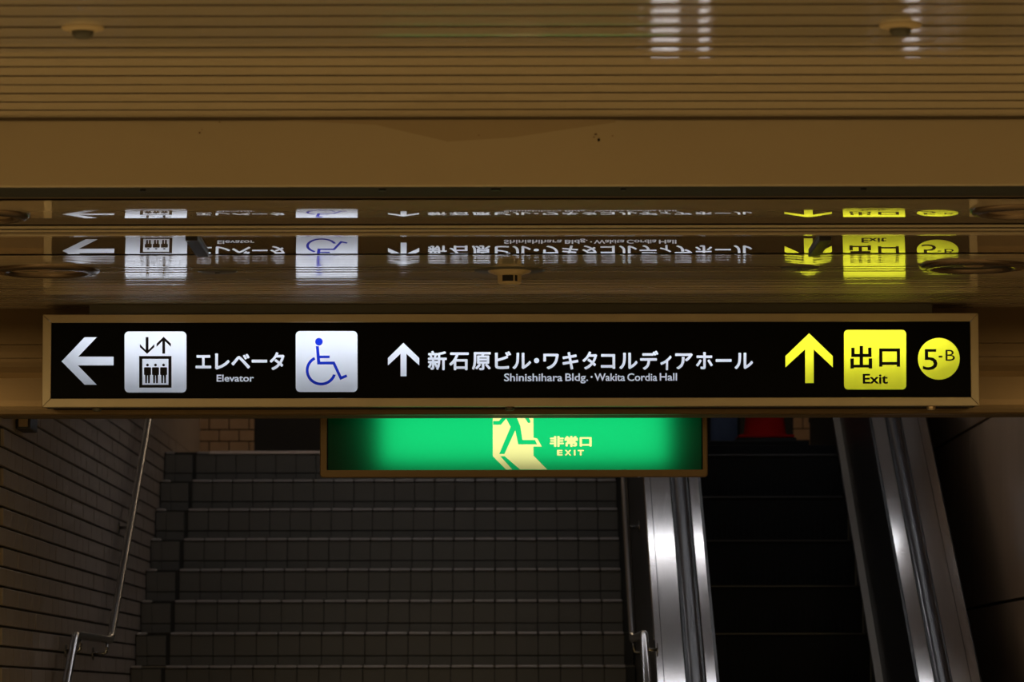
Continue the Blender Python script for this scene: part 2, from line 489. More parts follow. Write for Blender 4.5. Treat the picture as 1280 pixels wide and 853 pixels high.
fitting_round(1278, 263, 66, 'downlight', 'round flush downlight cut by the right picture edge in front of the gloss panel', M_trim)
def cap(px, py, hw, label):
    p = PZ(px, py, ZC); r = hw / F * p.y
    bm = bmesh.new(); lathe(bm, [(0, ZC - .006), (r * .85, ZC - .005), (r, ZC - .001), (r, ZC + .006)], p.x, p.y, 32)
    t = thing('access_cover', label, 'access cover', (p.x, p.y, ZC), 'dark access covers in the slatted ceiling')
    obj('disc', bm, M_housing, t, smooth=True)
    bm = bmesh.new(); lathe(bm, [(0, ZC - .009), (r * .12, ZC - .009), (r * .14, ZC - .005)], p.x, p.y, 10); obj('screw', bm, M_dark, t)
cap(272, 338.8, 25, 'small flat dark disc in the slatted ceiling left of the sensor, above the elevator lettering')
cap(1000, 334.2, 25, 'small flat dark disc in the slatted ceiling right of the sensor, above the yellow arrow')
# sensor in the middle of the slatted ceiling
p = PZ(637, 338, ZC); s = p.y / F
t = thing('ceiling_sensor', 'small cream ceiling sensor with a dark window between two dark wings', 'sensor', (p.x, p.y, ZC))
bm = bmesh.new(); lathe(bm, [(0, ZC - .003), (44 * s, ZC - .0025), (45 * s, ZC + .004)], p.x, p.y, 40); obj('base_plate', bm, M_housing, t, smooth=True)
bm = bmesh.new(); lathe(bm, [(28 * s, ZC), (26 * s, ZC - .008), (15 * s, ZC - .016), (15 * s, ZC - .040), (13 * s, ZC - .045), (0, ZC - .045)], p.x, p.y, 32)
obj('housing', bm, M_cream_p, t, smooth=True)
for a0, a1 in ((-125, -72), (-64, -50)):
    bm = bmesh.new(); r = 15 * s + .0012
    aa = [math.radians(a0 + (a1 - a0) * i / 8) for i in range(9)]
    A = [bm.verts.new((p.x + r * math.cos(a), p.y + r * math.sin(a), ZC - .019)) for a in aa]
    Bv = [bm.verts.new((p.x + r * math.cos(a), p.y + r * math.sin(a), ZC - .038)) for a in aa]
    for i in range(8): bm.faces.new((A[i], A[i + 1], Bv[i + 1], Bv[i]))
    obj('window', bm, M_hole, t)
# two sprinkler heads on the upper ceiling
for px, py, lab in ((104, 34, 'round sprinkler cover with dark centre at the upper left of the slatted ceiling'), (1126, 31, 'round sprinkler cover with dark centre at the upper right of the slatted ceiling')):
    p = PZ(px, py, ZN); s = p.y / F
    t = thing('sprinkler', lab, 'sprinkler', (p.x, p.y, ZN), 'sprinkler covers of the upper ceiling')
    bm = bmesh.new(); lathe(bm, [(27 * s, ZN - .001), (26 * s, ZN - .005), (17 * s, ZN - .010), (13 * s, ZN - .010), (13 * s, ZN + .01)], p.x, p.y, 36)
    obj('escutcheon', bm, M_cream_p, t, smooth=True)
    bm = bmesh.new(); lathe(bm, [(14 * s, ZN - .006), (13.5 * s, ZN - .018), (9 * s, ZN - .026), (0, ZN - .026)], p.x, p.y, 28)
    obj('head', bm, M_housing, t, smooth=True)

# ------------------------------------------------------------------ lintel over the stair mouth
ZLB = zrow(512, DL)
lin = struct('trim_4', B(XL, XR, DL + 0.012, DL + 0.16, ZLB - .02, ZC + 0.3), M_groove)
def lin_panel(rows):
    """brushed sheet whose section runs through (picture row, set-back) pairs"""
    n_ = len(rows); z = [zrow(y, DL) for y, q in rows]; z[0] -= .001; z[-1] += .001
    prof = [(DL + .02, z[0])] + [(DL + q, zz) for (y, q), zz in zip(rows, z)] + [(DL + .02, z[-1])]
    return prism_x(bmesh.new(), prof, XL, XR)
for rows in (((374, 0), (405, .0005), (430, .0012)), ((430, .002), (439, .002), (447, .0022)),
             ((447, 0), (452, .0008), (458, .0022), (465, .0045), (472, .0080), (472.6, .0080), (500, .0070), (507, .0072), (512, .0080))):
    obj('lintel_panel', lin_panel(rows), M_lintel, lin)
bm = bmesh.new(); prism_x(bm, [(DL - .035, ZLB - .002), (DL - .035, zrow(516.5, DL - .035)), (DL - .028, zrow(518.3, DL - .03)), (DL + .16, zrow(518.3, DL - .03)), (DL + .16, ZLB - .002)], XL, XR)
obj('lintel_lip', bm, M_frame2, lin)
# wall beside the opening, behind the lintel line
struct('wall_opening_left', B(XL, XW - .02, DL + .02, DL + .16, 0, ZLB), M_plain)
struct('wall_opening_right', B(2.15, XR, DL + .02, DL + .16, 0, ZLB), M_plain)

# ------------------------------------------------------------------ hanging direction sign
DFa = DS
sign = thing('direction_sign', 'long black backlit direction sign with white and yellow symbols hanging under the ceiling', 'sign', P(638, 508, DS))
X0, X1 = P(53.5, 450, DS).x, P(1223, 450, DS).x
Z1, Z0 = zrow(393, DS), zrow(508.5, DS)
xi0, xi1 = P(64, 450, DS).x, P(1213, 450, DS).x
zi1, zi0 = zrow(403, DS), zrow(498, DS)
HB = DS + .14
bm = bmesh.new()
def quad_bar(bm, a, b, c, d, y0, y1):
    v = [bm.verts.new((x, y0, z)) for x, z in (a, b, c, d)] + [bm.verts.new((x, y1, z)) for x, z in (a, b, c, d)]
    for f in ((0, 1, 2, 3), (7, 6, 5, 4), (0, 4, 5, 1), (1, 5, 6, 2), (2, 6, 7, 3), (3, 7, 4, 0)): bm.faces.new([v[i] for i in f])
g = .0006
for nm, q in (('top', ((X0 + g, Z1), (X1 - g, Z1), (xi1 - g, zi1), (xi0 + g, zi1))), ('bottom', ((X0 + g, Z0), (xi0 + g, zi0), (xi1 - g, zi0), (X1 - g, Z0))),
              ('left', ((X0, Z1 - g), (xi0, zi1 - g), (xi0, zi0 + g), (X0, Z0 + g))), ('right', ((X1, Z1 - g), (X1, Z0 + g), (xi1, zi0 + g), (xi1, zi1 - g)))):
    bm = bmesh.new(); quad_bar(bm, *q, DS - .012, DS + .02); 
    bmesh.ops.bevel(bm, geom=list(bm.edges), offset=.0012, segments=1, affect='EDGES')
    obj('frame_bar', bm, M_frame, sign)
# housing: open-fronted box (no light leaks)
bm = bmesh.new()
box(bm, X0 + .004, X1 - .004, HB - .01, HB, Z0 + .004, Z1 - .004)
box(bm, X0 + .004, X1 - .004, DS + .015, HB, Z1 - .012, Z1 - .004)
box(bm, X0 + .004, X1 - .004, DS + .015, HB, Z0 + .004, Z0 + .012)
box(bm, X0 + .004, X0 + .012, DS + .015, HB, Z0 + .004, Z1 - .004)
box(bm, X1 - .012, X1 - .004, DS + .015, HB, Z0 + .004, Z1 - .004)
obj('housing', bm, M_boxin, sign)
bm = bmesh.new(); box(bm, P(115, 0, DS).x, P(1162, 0, DS).x, DS - .002, HB - .02, Z1 + .001, ZC - .001, .002)
obj('mounting_box', bm, M_housing, sign)
for px in (120, 637, 1165):
    pp = P(px, 514, DS)
    bm = bmesh.new(); lathe(bm, [(.016, Z0 + .002), (.016, Z0 - .006), (.012, Z0 - .012), (0, Z0 - .013)], pp.x, DS + .03, 14)
    obj('bolt', bm, M_housing if px != 1165 else M_trim, sign)

A_left = [(76.9, 452), (105.7, 421.8), (120.9, 421.8), (97.7, 446.1), (141.9, 446.1), (141.9, 457), (97.3, 457), (120.8, 481.2), (105.7, 481.2)]
A_mid = [(504.3, 428.8), (524, 447.8), (524, 457.1), (508.1, 442.5), (508.1, 470.6), (500.6, 470.6), (500.6, 442.5), (484.8, 457.1), (484.8, 447.8)]
A_yel = [(1011.4, 417), (1041, 445.3), (1041, 459.6), (1017.1, 436.9), (1017.1, 479.1), (1006.3, 479.1), (1006.3, 436.9), (981.7, 459.6), (981.7, 445.3)]
plate_e = rrect(155.6, 233, 414.5, 491.0, 5.5)
plate_w = rrect(369.6, 446.8, 414, 490.3, 5.5)
plate_x = rrect(1055, 1132.7, 412.6, 487.2, 5)
disc5 = circ(1173.5, 448.8, 26.2, 40)
e = lambda x, y: (60 + x / 7.11, 400 + y / 7.11)
pic_e = [[e(*q) for q in ((868, 153), (893, 153), (893, 268), (945, 216), (945, 243), (881, 303), (817, 243), (817, 216), (868, 268))],
         [e(*q) for q in ((1028, 150), (1092, 212), (1092, 240), (1040, 190), (1040, 301), (1016, 301), (1016, 190), (965, 240), (965, 212))],
         [e(*q) for q in ((810, 322), (1097, 322), (1097, 604), (810, 604))],
         [e(*q) for q in ((838, 348), (1070, 348), (1070, 578), (838, 578))]]
for cx in (884, 955, 1027):
    pic_e.append(circ(*e(cx, 402), 12 / 7.11, 14))
    pic_e.append([e(cx + x, y) for x, y in ((-26, 422), (26, 422), (31, 428), (31, 488), (22, 491), (20, 563), (5, 563), (3, 495), (-3, 495), (-5, 563), (-20, 563), (-22, 491), (-31, 488), (-31, 428))])
wq = lambda x, y: (235 + x / 5.689, 400 + y / 5.689)
pic_w = [circ(*wq(931, 156), 27 / 5.689, 24)]
pic_w.append([wq(*q) for q in ((909, 186), (930, 188), (936, 255), (1007, 255), (1007, 273), (938, 273), (940, 298), (1042, 297), (1091, 402), (1126, 389), (1133, 406), (1082, 428), (1030, 318), (919, 318))])
wc = (946, 360)
arc = [(wc[0] + 109 * math.cos(a), wc[1] - 107 * math.sin(a)) for a in [math.radians(117 + (343 - 117) * i / 36) for i in range(37)]]
arc2 = [(wc[0] + 89 * math.cos(a), wc[1] - 87 * math.sin(a)) for a in [math.radians(343 - 2 + (117 - 343 + 2) * i / 36) for i in range(37)]]
pic_w.append([wq(*q) for q in arc + arc2])
T_elev = glyph_row((('エ', 244.3, 264), ('レ', 268.7, 287), ('ベ', 289, 312.6), ('ー', 314.5, 334), ('タ', 337, 355.6)), 439.5, 24.6, 0.030)
T_elev_en = text('Elevator', 270.7, 317.3, 468.6, 477.4, 0.020)
row = (('新', 534.7, 558.5), ('石', 561.5, 586), ('原', 589.8, 613.5), ('ビ', 618.5, 639), ('ル', 640.5, 664), ('・', 667.3, 674), ('ワ', 679, 698.5), ('キ', 703, 723),
       ('タ', 728, 746.5), ('コ', 751, 769), ('ル', 774, 797), ('デ', 800, 823), ('ィ', 825.3, 839.6), ('ア', 844, 866), ('ホ', 869.8, 891), ('ー', 894.5, 914.5), ('ル', 918, 941.3))
T_hall = glyph_row(row, 438.6, 24.8, 0.027)
T_hall_en = Glyphs()
for s_, a, b, y0, y1 in (('Shinishihara', 630, 703, 467, 477.0), ('Bldg.', 706.5, 735, 467, 479.6), ('Wakita', 743, 781.3, 467, 476.6), ('Cordia', 784, 821.5, 466.8, 476.6), ('Hall', 824.5, 846.3, 466.6, 476.2)):
    T_hall_en += text(s_, a, b, y0, y1, 0.018)
dot = Poly([circ(739.4, 471.4, 1.3, 12)])
def oblong(x0, x1, y0, y1): return [(x0, y0), (x1, y0), (x1, y1), (x0, y1)]
xq = lambda x, y: (970 + x / 5.12, 400 + y / 5.12)
# the two kanji, traced as they stand on the plate
T_out = [[xq(*q) for q in ((535, 167), (557, 167), (557, 218), (590, 218), (590, 178), (611, 178), (611, 238), (557, 238), (557, 288), (593, 288), (593, 247), (615, 247), (615, 312), (593, 312), (593, 306), (498, 306), (498, 312), (476, 312), (476, 247), (498, 247), (498, 288), (535, 288), (535, 238), (482, 238), (482, 178), (503, 178), (503, 218), (535, 218))]]
T_mouth = [[xq(*q) for q in ((660, 183), (794, 183), (794, 300), (773, 300), (773, 289), (681, 289), (681, 300), (660, 300))], [xq(*q) for q in ((681, 203), (773, 203), (773, 270), (681, 270))]]
T_exit = text('Exit', 1078.4, 1109.8, 467.6, 480, 0.024)
T_5 = text('5', 1153.6, 1171.8, 436.7, 462.9, 0)
dash = Poly([oblong(1173.3, 1178, 444.9, 447.1)])
T_b = text('B', 1181.9, 1193.6, 437.5, 451.2, 0)
rect = oblong(63, 1214, 402, 499)
def PL(*l): return Poly(list(l))
sym_e, sym_w, kan = Poly(pic_e), Poly(pic_w), Poly(T_out + T_mouth)
fill('black_face', [PL(rect)], [PL(q) for q in (A_left, A_mid, A_yel, plate_e, plate_w, plate_x, disc5)] + [T_elev, T_elev_en, T_hall, T_hall_en, dot], DS, M_black, sign)
tag(fill('arrow', [PL(A_left)], [], DS, M_white, sign), 'white arrow pointing left')
tag(fill('arrow', [PL(A_mid)], [], DS, M_white, sign), 'white arrow pointing up')
tag(fill('arrow', [PL(A_yel)], [], DS, M_yellow, sign), 'yellow arrow pointing up')
pe = tag(fill('symbol_plate', [PL(plate_e)], [sym_e], DS, M_white, sign), 'white rounded plate with the elevator symbol')
fill('elevator_symbol', [sym_e], [], DS, M_ink, pe)
pw = tag(fill('symbol_plate', [PL(plate_w)], [sym_w], DS, M_white, sign), 'white rounded plate with the wheelchair symbol')
fill('wheelchair_symbol', [sym_w], [], DS, M_blue, pw)
tag(fill('lettering', [T_elev], [], DS, M_white, sign), 'white Japanese lettering reading elevator')
tag(fill('lettering', [T_elev_en], [], DS, M_white, sign), 'small white lettering reading Elevator')
tag(fill('lettering', [T_hall], [], DS, M_white, sign), 'white Japanese lettering naming building and hall')
tag(fill('lettering', [T_hall_en, dot], [], DS, M_white, sign), 'small white lettering naming building and hall')
px_ = tag(fill('exit_plate', [PL(plate_x)], [kan, T_exit], DS, M_yellow, sign), 'yellow rounded plate reading Exit')
fill('lettering', [kan, T_exit], [], DS, M_ink, px_)
d5 = tag(fill('number_disc', [PL(disc5)], [T_5, T_b, dash], DS, M_yellow, sign), 'yellow disc reading 5-B')
fill('lettering', [T_5, T_b, dash], [], DS, M_ink, d5)
# the tube in the box: along the top edge, shining forward
L = area('sign_tube', (P(640, 0, DS).x, DS + .085, zrow(413, DS)), P(1195, 0, DS).x - P(85, 0, DS).x, .03, 136, (0.93, 0.96, 1.0), (PI / 2, 0, 0))
L.parent = sign; L.matrix_parent_inverse = Matrix.Translation(-sign.location)

# ------------------------------------------------------------------ emergency exit sign behind the lintel
DE = 14.80
es = thing('exit_sign', 'green backlit running man emergency exit sign half hidden under the long black sign', 'sign', P(642, 597, DE))
ex0, ex1 = P(402, 0, DE).x, P(882, 0, DE).x
ez0, ez1 = zrow(597, DE), zrow(484, DE)
gx0, gx1 = P(410.5, 0, DE).x, P(876, 0, DE).x
gz0, gz1 = zrow(588, DE), zrow(493, DE)
bm = bmesh.new()
fr = rrect(0, 1, 0, 1, .01)
def ring_frame(bm, o, i, y0, y1, r=.012, n=5):
    def rr(x0, x1, z0, z1, r):
        pts = []
        for cx, cz, a0 in ((x1 - r, z1 - r, 0), (x0 + r, z1 - r, 90), (x0 + r, z0 + r, 180), (x1 - r, z0 + r, 270)):
            for k in range(n + 1):
                a = math.radians(a0 + 90 * k / n); pts.append((cx + r * math.cos(a), cz + r * math.sin(a)))
        return pts
    rings = []
    for pts, y in ((rr(*o, r), y1), (rr(*o, r), y0 + .003), (rr(o[0] + .003, o[1] - .003, o[2] + .003, o[3] - .003, r), y0), (rr(*i, .004), y0), (rr(*i, .004), y1)):
        rings.append([bm.verts.new((x, y, z)) for x, z in pts])
    m_ = len(rings[0])
    for A, Bv in zip(rings, rings[1:] + rings[:1]):
        for k in range(m_): bm.faces.new((A[k], A[(k + 1) % m_], Bv[(k + 1) % m_], Bv[k]))
ring_frame(bm, (ex0, ex1, ez0, ez1), (gx0, gx1, gz0, gz1), DE - .012, DE + .02)
obj('frame', bm, M_frame2, es)
bm = bmesh.new(); HE = DE + .13
box(bm, ex0 + .004, ex1 - .004, HE - .01, HE, ez0 + .006, ez1 - .004)
box(bm, ex0 + .004, ex1 - .004, DE + .012, HE, ez1 - .012, ez1 - .004)
box(bm, ex0 + .004, ex1 - .004, DE + .012, HE, ez0 + .006, ez0 + .012)
box(bm, ex0 + .004, ex0 + .012, DE + .012, HE, ez0 + .006, ez1 - .004)
box(bm, ex1 - .012, ex1 - .004, DE + .012, HE, ez0 + .006, ez1 - .004)
obj('housing', bm, M_boxin, es)
for px in (470, 815):
    x = P(px, 0, DE).x
    obj('hanger_pipe', tube(bmesh.new(), [(x, DE + .06, ez1 - .006), (x, DE + .06, EYE + 1.6)], .012, 10), M_housing, es)
gq = lambda x, y: (590 + x / 6.4, 505 + y / 6.4)
door = [(615.8, 495), (666.6, 495), (666.6, 547.3), (671.6, 548.6), (677, 558.6), (666.6, 558.6), (666.6, 569.8), (683.7, 587.2), (650, 587.2), (630.6, 570.6), (625.2, 570.6), (640, 587.2), (632.2, 587.2), (615.8, 570.6)]
man = [gq(*q) for q in ((300, 50), (268, 76), (215, 138), (168, 138), (168, 168), (230, 168), (272, 118), (308, 185), (216, 402), (258, 402), (345, 212), (368, 325), (519, 325), (503, 290), (402, 290), (386, 180), (350, 92), (408, 92), (445, 150), (455, 155), (465, 150), (466, 138), (428, 66), (410, 58), (345, 48))]
head = circ(*gq(335, 15), 4.2, 20)
T_hijo = text('非常口', 686.9, 739.4, 545.2, 559.0, 0.042)
T_EX = Glyphs()
for ch, a, b in (('E', 696, 703.2), ('X', 705.8, 713.8), ('I', 717, 719.2), ('T', 721.8, 729.6)): T_EX += text(ch, a, b, 562.6, 569.8, 0.05)
fill('green_face', [PL(oblong(410, 876.5, 492, 589))], [PL(door), T_hijo, T_EX], DE, M_green, es)
dr = tag(fill('door_symbol', [PL(door)], [PL(man), PL(head)], DE, M_cream, es), 'cream doorway and floor of the symbol')
fill('running_figure', [PL(man), PL(head)], [], DE, M_green, dr)
tag(fill('lettering', [T_hijo, T_EX], [], DE, M_cream, es), 'cream lettering reading emergency exit in Japanese and EXIT')
L = area('exit_tube', (P(655, 0, DE).x, DE + .05, zrow(540, DE)), P(832, 0, DE).x - P(478, 0, DE).x, .22, 0.86, (1, 1, 1), (-PI / 2, 0, 0))
L.parent = es; L.matrix_parent_inverse = Matrix.Translation(-es.location)

# ------------------------------------------------------------------ stairwell shell
def R(z): return EYE + z
ZTOP = R(1.271)                      # upper landing level
struct('wall_right', B(2.155, 2.30, DL + .16, 25, 0, R(3.8)), M_grout)
struct('ceiling_stair', prism_x(bmesh.new(), [(DL + .16, R(1.80)), (17.9, R(1.80)), (20.2, R(3.6)), (25.2, R(3.6)), (25.2, R(3.8)), (20.2, R(3.8)), (17.8, R(2.0)), (DL + .16, R(2.0))], XW - .2, 2.3), M_ceil2)
wl = struct('wall_left', B(XW - .25, XW - .012, DL + .02, 24.0, 0, R(3.8)), M_grout)
# tile courses on the left wall
TP = .0701; TW = .230; zt = R(.9525)
def tile_x(name, xf, d0, d1, z0, z1, m, parent):
    bm = bmesh.new(); box(bm, xf - .012, xf, d0, d1, z0, z1, 0)
    es_ = [e_ for e_ in bm.edges if all(abs(v.co.x - xf) < 1e-6 for v in e_.verts)]
    bmesh.ops.bevel(bm, geom=es_, offset=.002, segments=1, affect='EDGES')
    return obj(name, bm, m, parent)
t0 = tile_x('wall_tile', XW, DL + .18, DL + .18 + TW - .003, zt - TP + .0045, zt - .0045, M_tileL, wl)
cand = []
for rr in range(-6, 22):
    for cc in range(-1, 41):
        d = cc * TW + (TW / 2 if rr % 2 else 0)
        if DL + .18 + d + TW > 23.9 or d < -.2: continue
        cand.append((d, rr))
vis = [c for c in cand if c[0] < 3.2 and -3 <= c[1] <= 14]
rest = [c for c in cand if c not in set(vis)]
for i, (d, rr) in enumerate(vis[:299]):
    if (d, rr) == (0, 0): continue
    child_copy(t0, wl, (random.uniform(-.0006, .0006), d, -rr * TP))
bm = bmesh.new()
for d, rr in rest + vis[299:]:
    a = DL + .18 + d
    box(bm, XW - .012, XW + random.uniform(-.0006, .0006), a, a + TW - .003, zt - TP * (rr + 1) + .0045, zt - TP * rr - .0045)
tag(obj('wall_tile_field', bm, M_tileL, wl), kind='stuff')
# plain cladding above the tiles
obj('wall_cladding', B(XW - .012, XW - .002, DL + .02, 24, zt + TP * 6, R(3.6)), M_tileL, wl)

# right wall of large curved-jointed stone panels
wr = bpy.data.objects['wall_right']
XRW = 2.14
def stone(y0, y1, z0, z1):
    obj('stone_panel', B(XRW - .004, 2.156, y0, y1, z0, z1, bev=.004), M_stone, wr)
jz = [R(-1.5), R(-.42), R(.405), R(1.235), R(2.05), R(2.9), R(3.6)]
for a, b in zip(jz, jz[1:]):
    for y0, y1 in ((DL + .17, 16.9), (16.9, 19.2), (19.2, 21.6), (21.6, 24)):
        stone(y0 + .006, y1 - .006, a + .006, b - .006)

# back wall of the upper landing: tan brick tiles around flat near-black sheets for the dark openings
DB = 24.0
bw = struct('wall_back', B(XW - .2, 2.3, DB + .012, DB + .2, ZTOP - .1, R(3.7)), M_grout)
def brick_zone(px0, px1):
    xa, xb = P(px0, 0, DB).x, P(px1, 0, DB).x
    bp, bh = .115, .0675; rowz = zrow(551.5, DB); first = None
    for r_ in range(-6, 8):
        z0 = rowz + r_ * bh
        x = xa - (bp / 2 if r_ % 2 else 0)
        while x < xb:
            a, b = max(x, xa) + .003, min(x + bp, xb) - .003
            if b - a > .02:
                full = abs(b - a - bp + .006) < 1e-4
                if full and first:
                    child_copy(first[0], bw, (a - first[1], random.uniform(-.002, .001), z0 - first[2]))
                else:
                    o = obj('brick', B(a, b, DB - .003, DB + .015, z0 + .003, z0 + bh - .003, bev=.002), M_brick, bw)
                    if full and not first: first = (o, a, z0)
            x += bp
brick_zone(203, 321)
brick_zone(988, 1027)
obj('doorway_dark', B(P(321, 0, DB).x, P(884, 0, DB).x, DB - .001, DB + .012, ZTOP, R(3.2)), M_hole, bw)  # flat sheet; the darkness inside the doorway is put into its colour
obj('dark_panel', B(P(1027, 0, DB).x, 2.15, DB - .001, DB + .012, ZTOP, R(3.2)), M_hole, bw)
obj('dark_panel', B(P(884, 0, DB).x, P(988, 0, DB).x, DB - .001, DB + .012, ZTOP, R(3.2)), M_hole, bw)
struct('floor_landing', B(XW, 2.15, 21.8, DB, ZTOP - .2, ZTOP - .002), M_riser)

# ------------------------------------------------------------------ staircase
RI, GO = .16, .27
D0, Zk0 = 19.62, R(.151)
stair = thing('staircase', None, None, (-.6, 18, 0), kind='structure')
cols = [(.004, .05, True), (.056, .088, False)]
x = .165
while x + .1 < XE - XW - .004: cols.append((x, .1, True)); x += .1034
def riser_step(k):
    d = D0 + GO * k; z = Zk0 + RI * k
    st = obj('stair_step', B(XW, XE - .005, d + .012, d + GO + .03, z - RI, z - .008), M_stairb, stair)
    return st, d, z
protos = {}
for k in range(-5, 8):
    st, d, z = riser_step(k)
    if k == 7: obj('stair_landing', B(XW, XE - .005, d + .03, d + .5, z - RI, z - .002), M_stairb, stair)
    if k == 7:
        o = obj('edge_strip', B(P(265, 0, d).x, XE - .006, d - .009, d + .02, z - .014, z + .002, bev=.003), M_edge, st); o['label'] = 'pale metal edge strip of the top step'
    if k < -1: continue
    for ci, (x, wd, nose) in enumerate(cols):
        for nm in (['nosing_tile'] if nose else []) + ['riser_tile', 'kick_tile']:
            key = (nm, wd)
            if key in protos:
                o, x_, d_, z_ = protos[key]
                c = child_copy(o, st, (x - x_, d - d_ + random.uniform(-.0008, .0004), z - z_))
            else:
                xx = XW + x
                if nm == 'nosing_tile': b_ = B(xx + .003, xx + wd - .003, d - .006, d + .09, z - .013, z, bev=.005)
                elif nm == 'riser_tile': b_ = B(xx, xx + wd, d + .004, d + .02, z - .014 - .097, z - .017, bev=.002)
                else: b_ = B(xx, xx + wd, d + .006, d + .02, z - RI + .001, z - .014 - .102, bev=.002)
                o = obj(nm, b_, M_nose if nm == 'nosing_tile' else M_riser, st)
                protos[key] = (o, x, d, z)
# lower flight and intermediate landing, below the frame but standing there
obj('stair_landing', B(XW, XE - .005, 16.5, 18.3, 0, Zk0 - RI * 5 - RI), M_stairb, stair)
for k in range(5):
    obj('stair_step', B(XW, XE - .005, 15.2 + .27 * k, 16.52, .148 * k, .148 * (k + 1), bev=.004), M_riser, stair)

# ------------------------------------------------------------------ handrails
def handrail(label, xr, xwall, side, lab2=None):
    s_ = .586; zl = R(.249)
    t = thing('handrail', label, 'handrail', (xwall, 18, zl - .85), 'handrails of the stairs')
    top = (xr, 21.6, zl + s_ * 3.6)
    path = smooth_path([(xr, 13.9 + .9, zl - .55 * 1.76 + 0), (xr, 16.56, zl), (xr, 18.0, zl), (xr, 21.75, zl + s_ * 3.75), (xr, 22.3, zl + s_ * 3.75)], .05, 5)
    obj('rail', tube(bmesh.new(), path, .017, 16), M_chrome, t, smooth=True)
    for d, zz in ((15.5, zl - .55 * 1.06), (16.75, zl), (17.85, zl), (19.0, zl + s_), (20.2, zl + s_ * 2.2), (21.4, zl + s_ * 3.4)):
        bm = bmesh.new(); tube(bm, smooth_path([(xr, d, zz - .015), (xr, d, zz - .06), (xwall, d, zz - .06)], .02, 4), .007, 8)
        br = obj('bracket', bm, M_chrome, t, smooth=True)
        bm = bmesh.new()
        ring = [(xwall + side * .004, d + .028 * math.cos(a), zz - .06 + .028 * math.sin(a)) for a in [2 * PI * k / 16 for k in range(16)]]
        A = [bm.verts.new(v) for v in ring]; Bv = [bm.verts.new((xwall, v[1], v[2])) for v in ring]
        bm.faces.new(A); bm.faces.new(Bv[::-1])
        for k in range(16): bm.faces.new((A[k], A[(k + 1) % 16], Bv[(k + 1) % 16], Bv[k]))
        obj('rosette', bm, M_chrome, br)
    return t
handrail('polished steel handrail on the tiled wall at the left of the stairs', XW + .062, XW, 1)
handrail('polished steel handrail at the right of the stairs beside the escalator', .537, XE, -1)

# ------------------------------------------------------------------ escalator
SL = .577
DK0, ZK0 = 16.85, R(.062)           # a point of the deck line
esc = thing('escalator', 'narrow dark escalator with steel decks and black belts to the right of the stairs', 'escalator', (1.25, 15, 0))
dTop = 21.9; zTopDeck = ZK0 + SL * (dTop - DK0)
dBot = DK0 - (ZK0 - 1.0) / SL
def line(off=0.0, z_off=0.0):
    """points (d, z) along the deck line: lower level, incline, upper level"""
    return [(dBot - .55, 1.0 + z_off), (dBot, 1.0 + z_off), (dTop - .9, ZK0 + SL * (dTop - .9 - DK0) + z_off), (dTop + .8, ZK0 + SL * (dTop - .9 - DK0) + z_off)]
def rounded(pts, r=.35, n=6):
    v = smooth_path([(0, a, b) for a, b in pts], r, n); return [(p.y, p.z) for p in v]
def ribbon(x0, x1, zo, thick, m, name, parent, xsec=None, ground=False):
    """a strip following the deck line; xsec = list of (x, dz) across"""
    pts = rounded(line(z_off=zo)); bm = bmesh.new()
    xs = xsec or [(x0, 0), (x1, 0)]
    loop = xs + [(xs[-1][0], -thick), (xs[0][0], -thick)]
    rings = [[bm.verts.new((x, d, max(0.001, z + q))) for x, q in loop] for d, z in pts]
    n = len(loop)
    for A, Bv in zip(rings, rings[1:]):
        for k in range(n): bm.faces.new((A[k], A[(k + 1) % n], Bv[(k + 1) % n], Bv[k]))
    bm.faces.new(rings[0]); bm.faces.new(rings[-1][::-1])
    return obj(name, bm, m, parent)
k = DK0 / F                                   # metres per pixel at the bottom row of the picture
def X(px): return (px - 635) * k
# left balustrade
ribbon(X(819.5), X(829), 0, .02, M_steel, 'outer_deck', esc, [(X(819.5), -.012), (X(821), 0), (X(828.6), 0)])
ribbon(X(829.4), X(855.5), 0, .02, M_steel, 'outer_deck', esc)
ribbon(X(857), X(880), .0, .05, M_dark, 'belt_guide', esc)
def belt(xa, xb):
    c = (xa + xb) / 2; h = (xb - xa) / 2
    sec = [(c - h, -.012), (c - h, .012), (c - h * .8, .026), (c - h * .4, .033), (c, .035), (c + h * .4, .033), (c + h * .8, .026), (c + h, .012), (c + h, -.012)]
    o = ribbon(0, 0, .012, .014, M_belt, 'handrail_belt', esc, sec)
    for p_ in o.data.polygons: p_.use_smooth = True
    # the belt turns round the newel at the foot
    bm = bmesh.new(); d0, z0 = dBot - .55, 1.0
    rings = []
    for i in range(13):
        a = math.radians(90 + 180 * i / 12); cy, cz = d0, z0 - .18
        rings.append([bm.verts.new((x, cy + (.195 + q) * math.cos(a), cz + (.195 + q) * math.sin(a))) for x, q in sec])
    for A, Bv in zip(rings, rings[1:]):
        for j in range(len(sec) - 1): bm.faces.new((A[j], A[j + 1], Bv[j + 1], Bv[j]))
    obj('belt_return', bm, M_belt, o, smooth=True)
belt(X(860.5), X(877))
ribbon(X(882), X(894), 0, .02, M_steel, 'inner_deck', esc)
ribbon(X(894.3), X(898), -.01, 1.9, M_dark, 'inner_panel', esc)
ribbon(XE + .001, X(820.5), -.014, 3.4, M_dark, 'outer_cladding', esc)
# right balustrade
ribbon(X(1143.5), X(1146.6), -.01, 1.9, M_dark, 'inner_panel', esc)
ribbon(X(1147), X(1165), 0, .02, M_steel, 'inner_deck', esc)
ribbon(X(1166), X(1188), 0, .05, M_dark, 'belt_guide', esc)
belt(X(1168), X(1184.5))
ribbon(X(1188.5), X(1211), 0, .02, M_steel, 'outer_deck', esc)
ribbon(X(1211.8), X(1223), 0, .02, M_steel, 'outer_deck', esc)
ribbon(X(1223), X(1225), -.014, 3.4, M_dark, 'outer_cladding', esc)
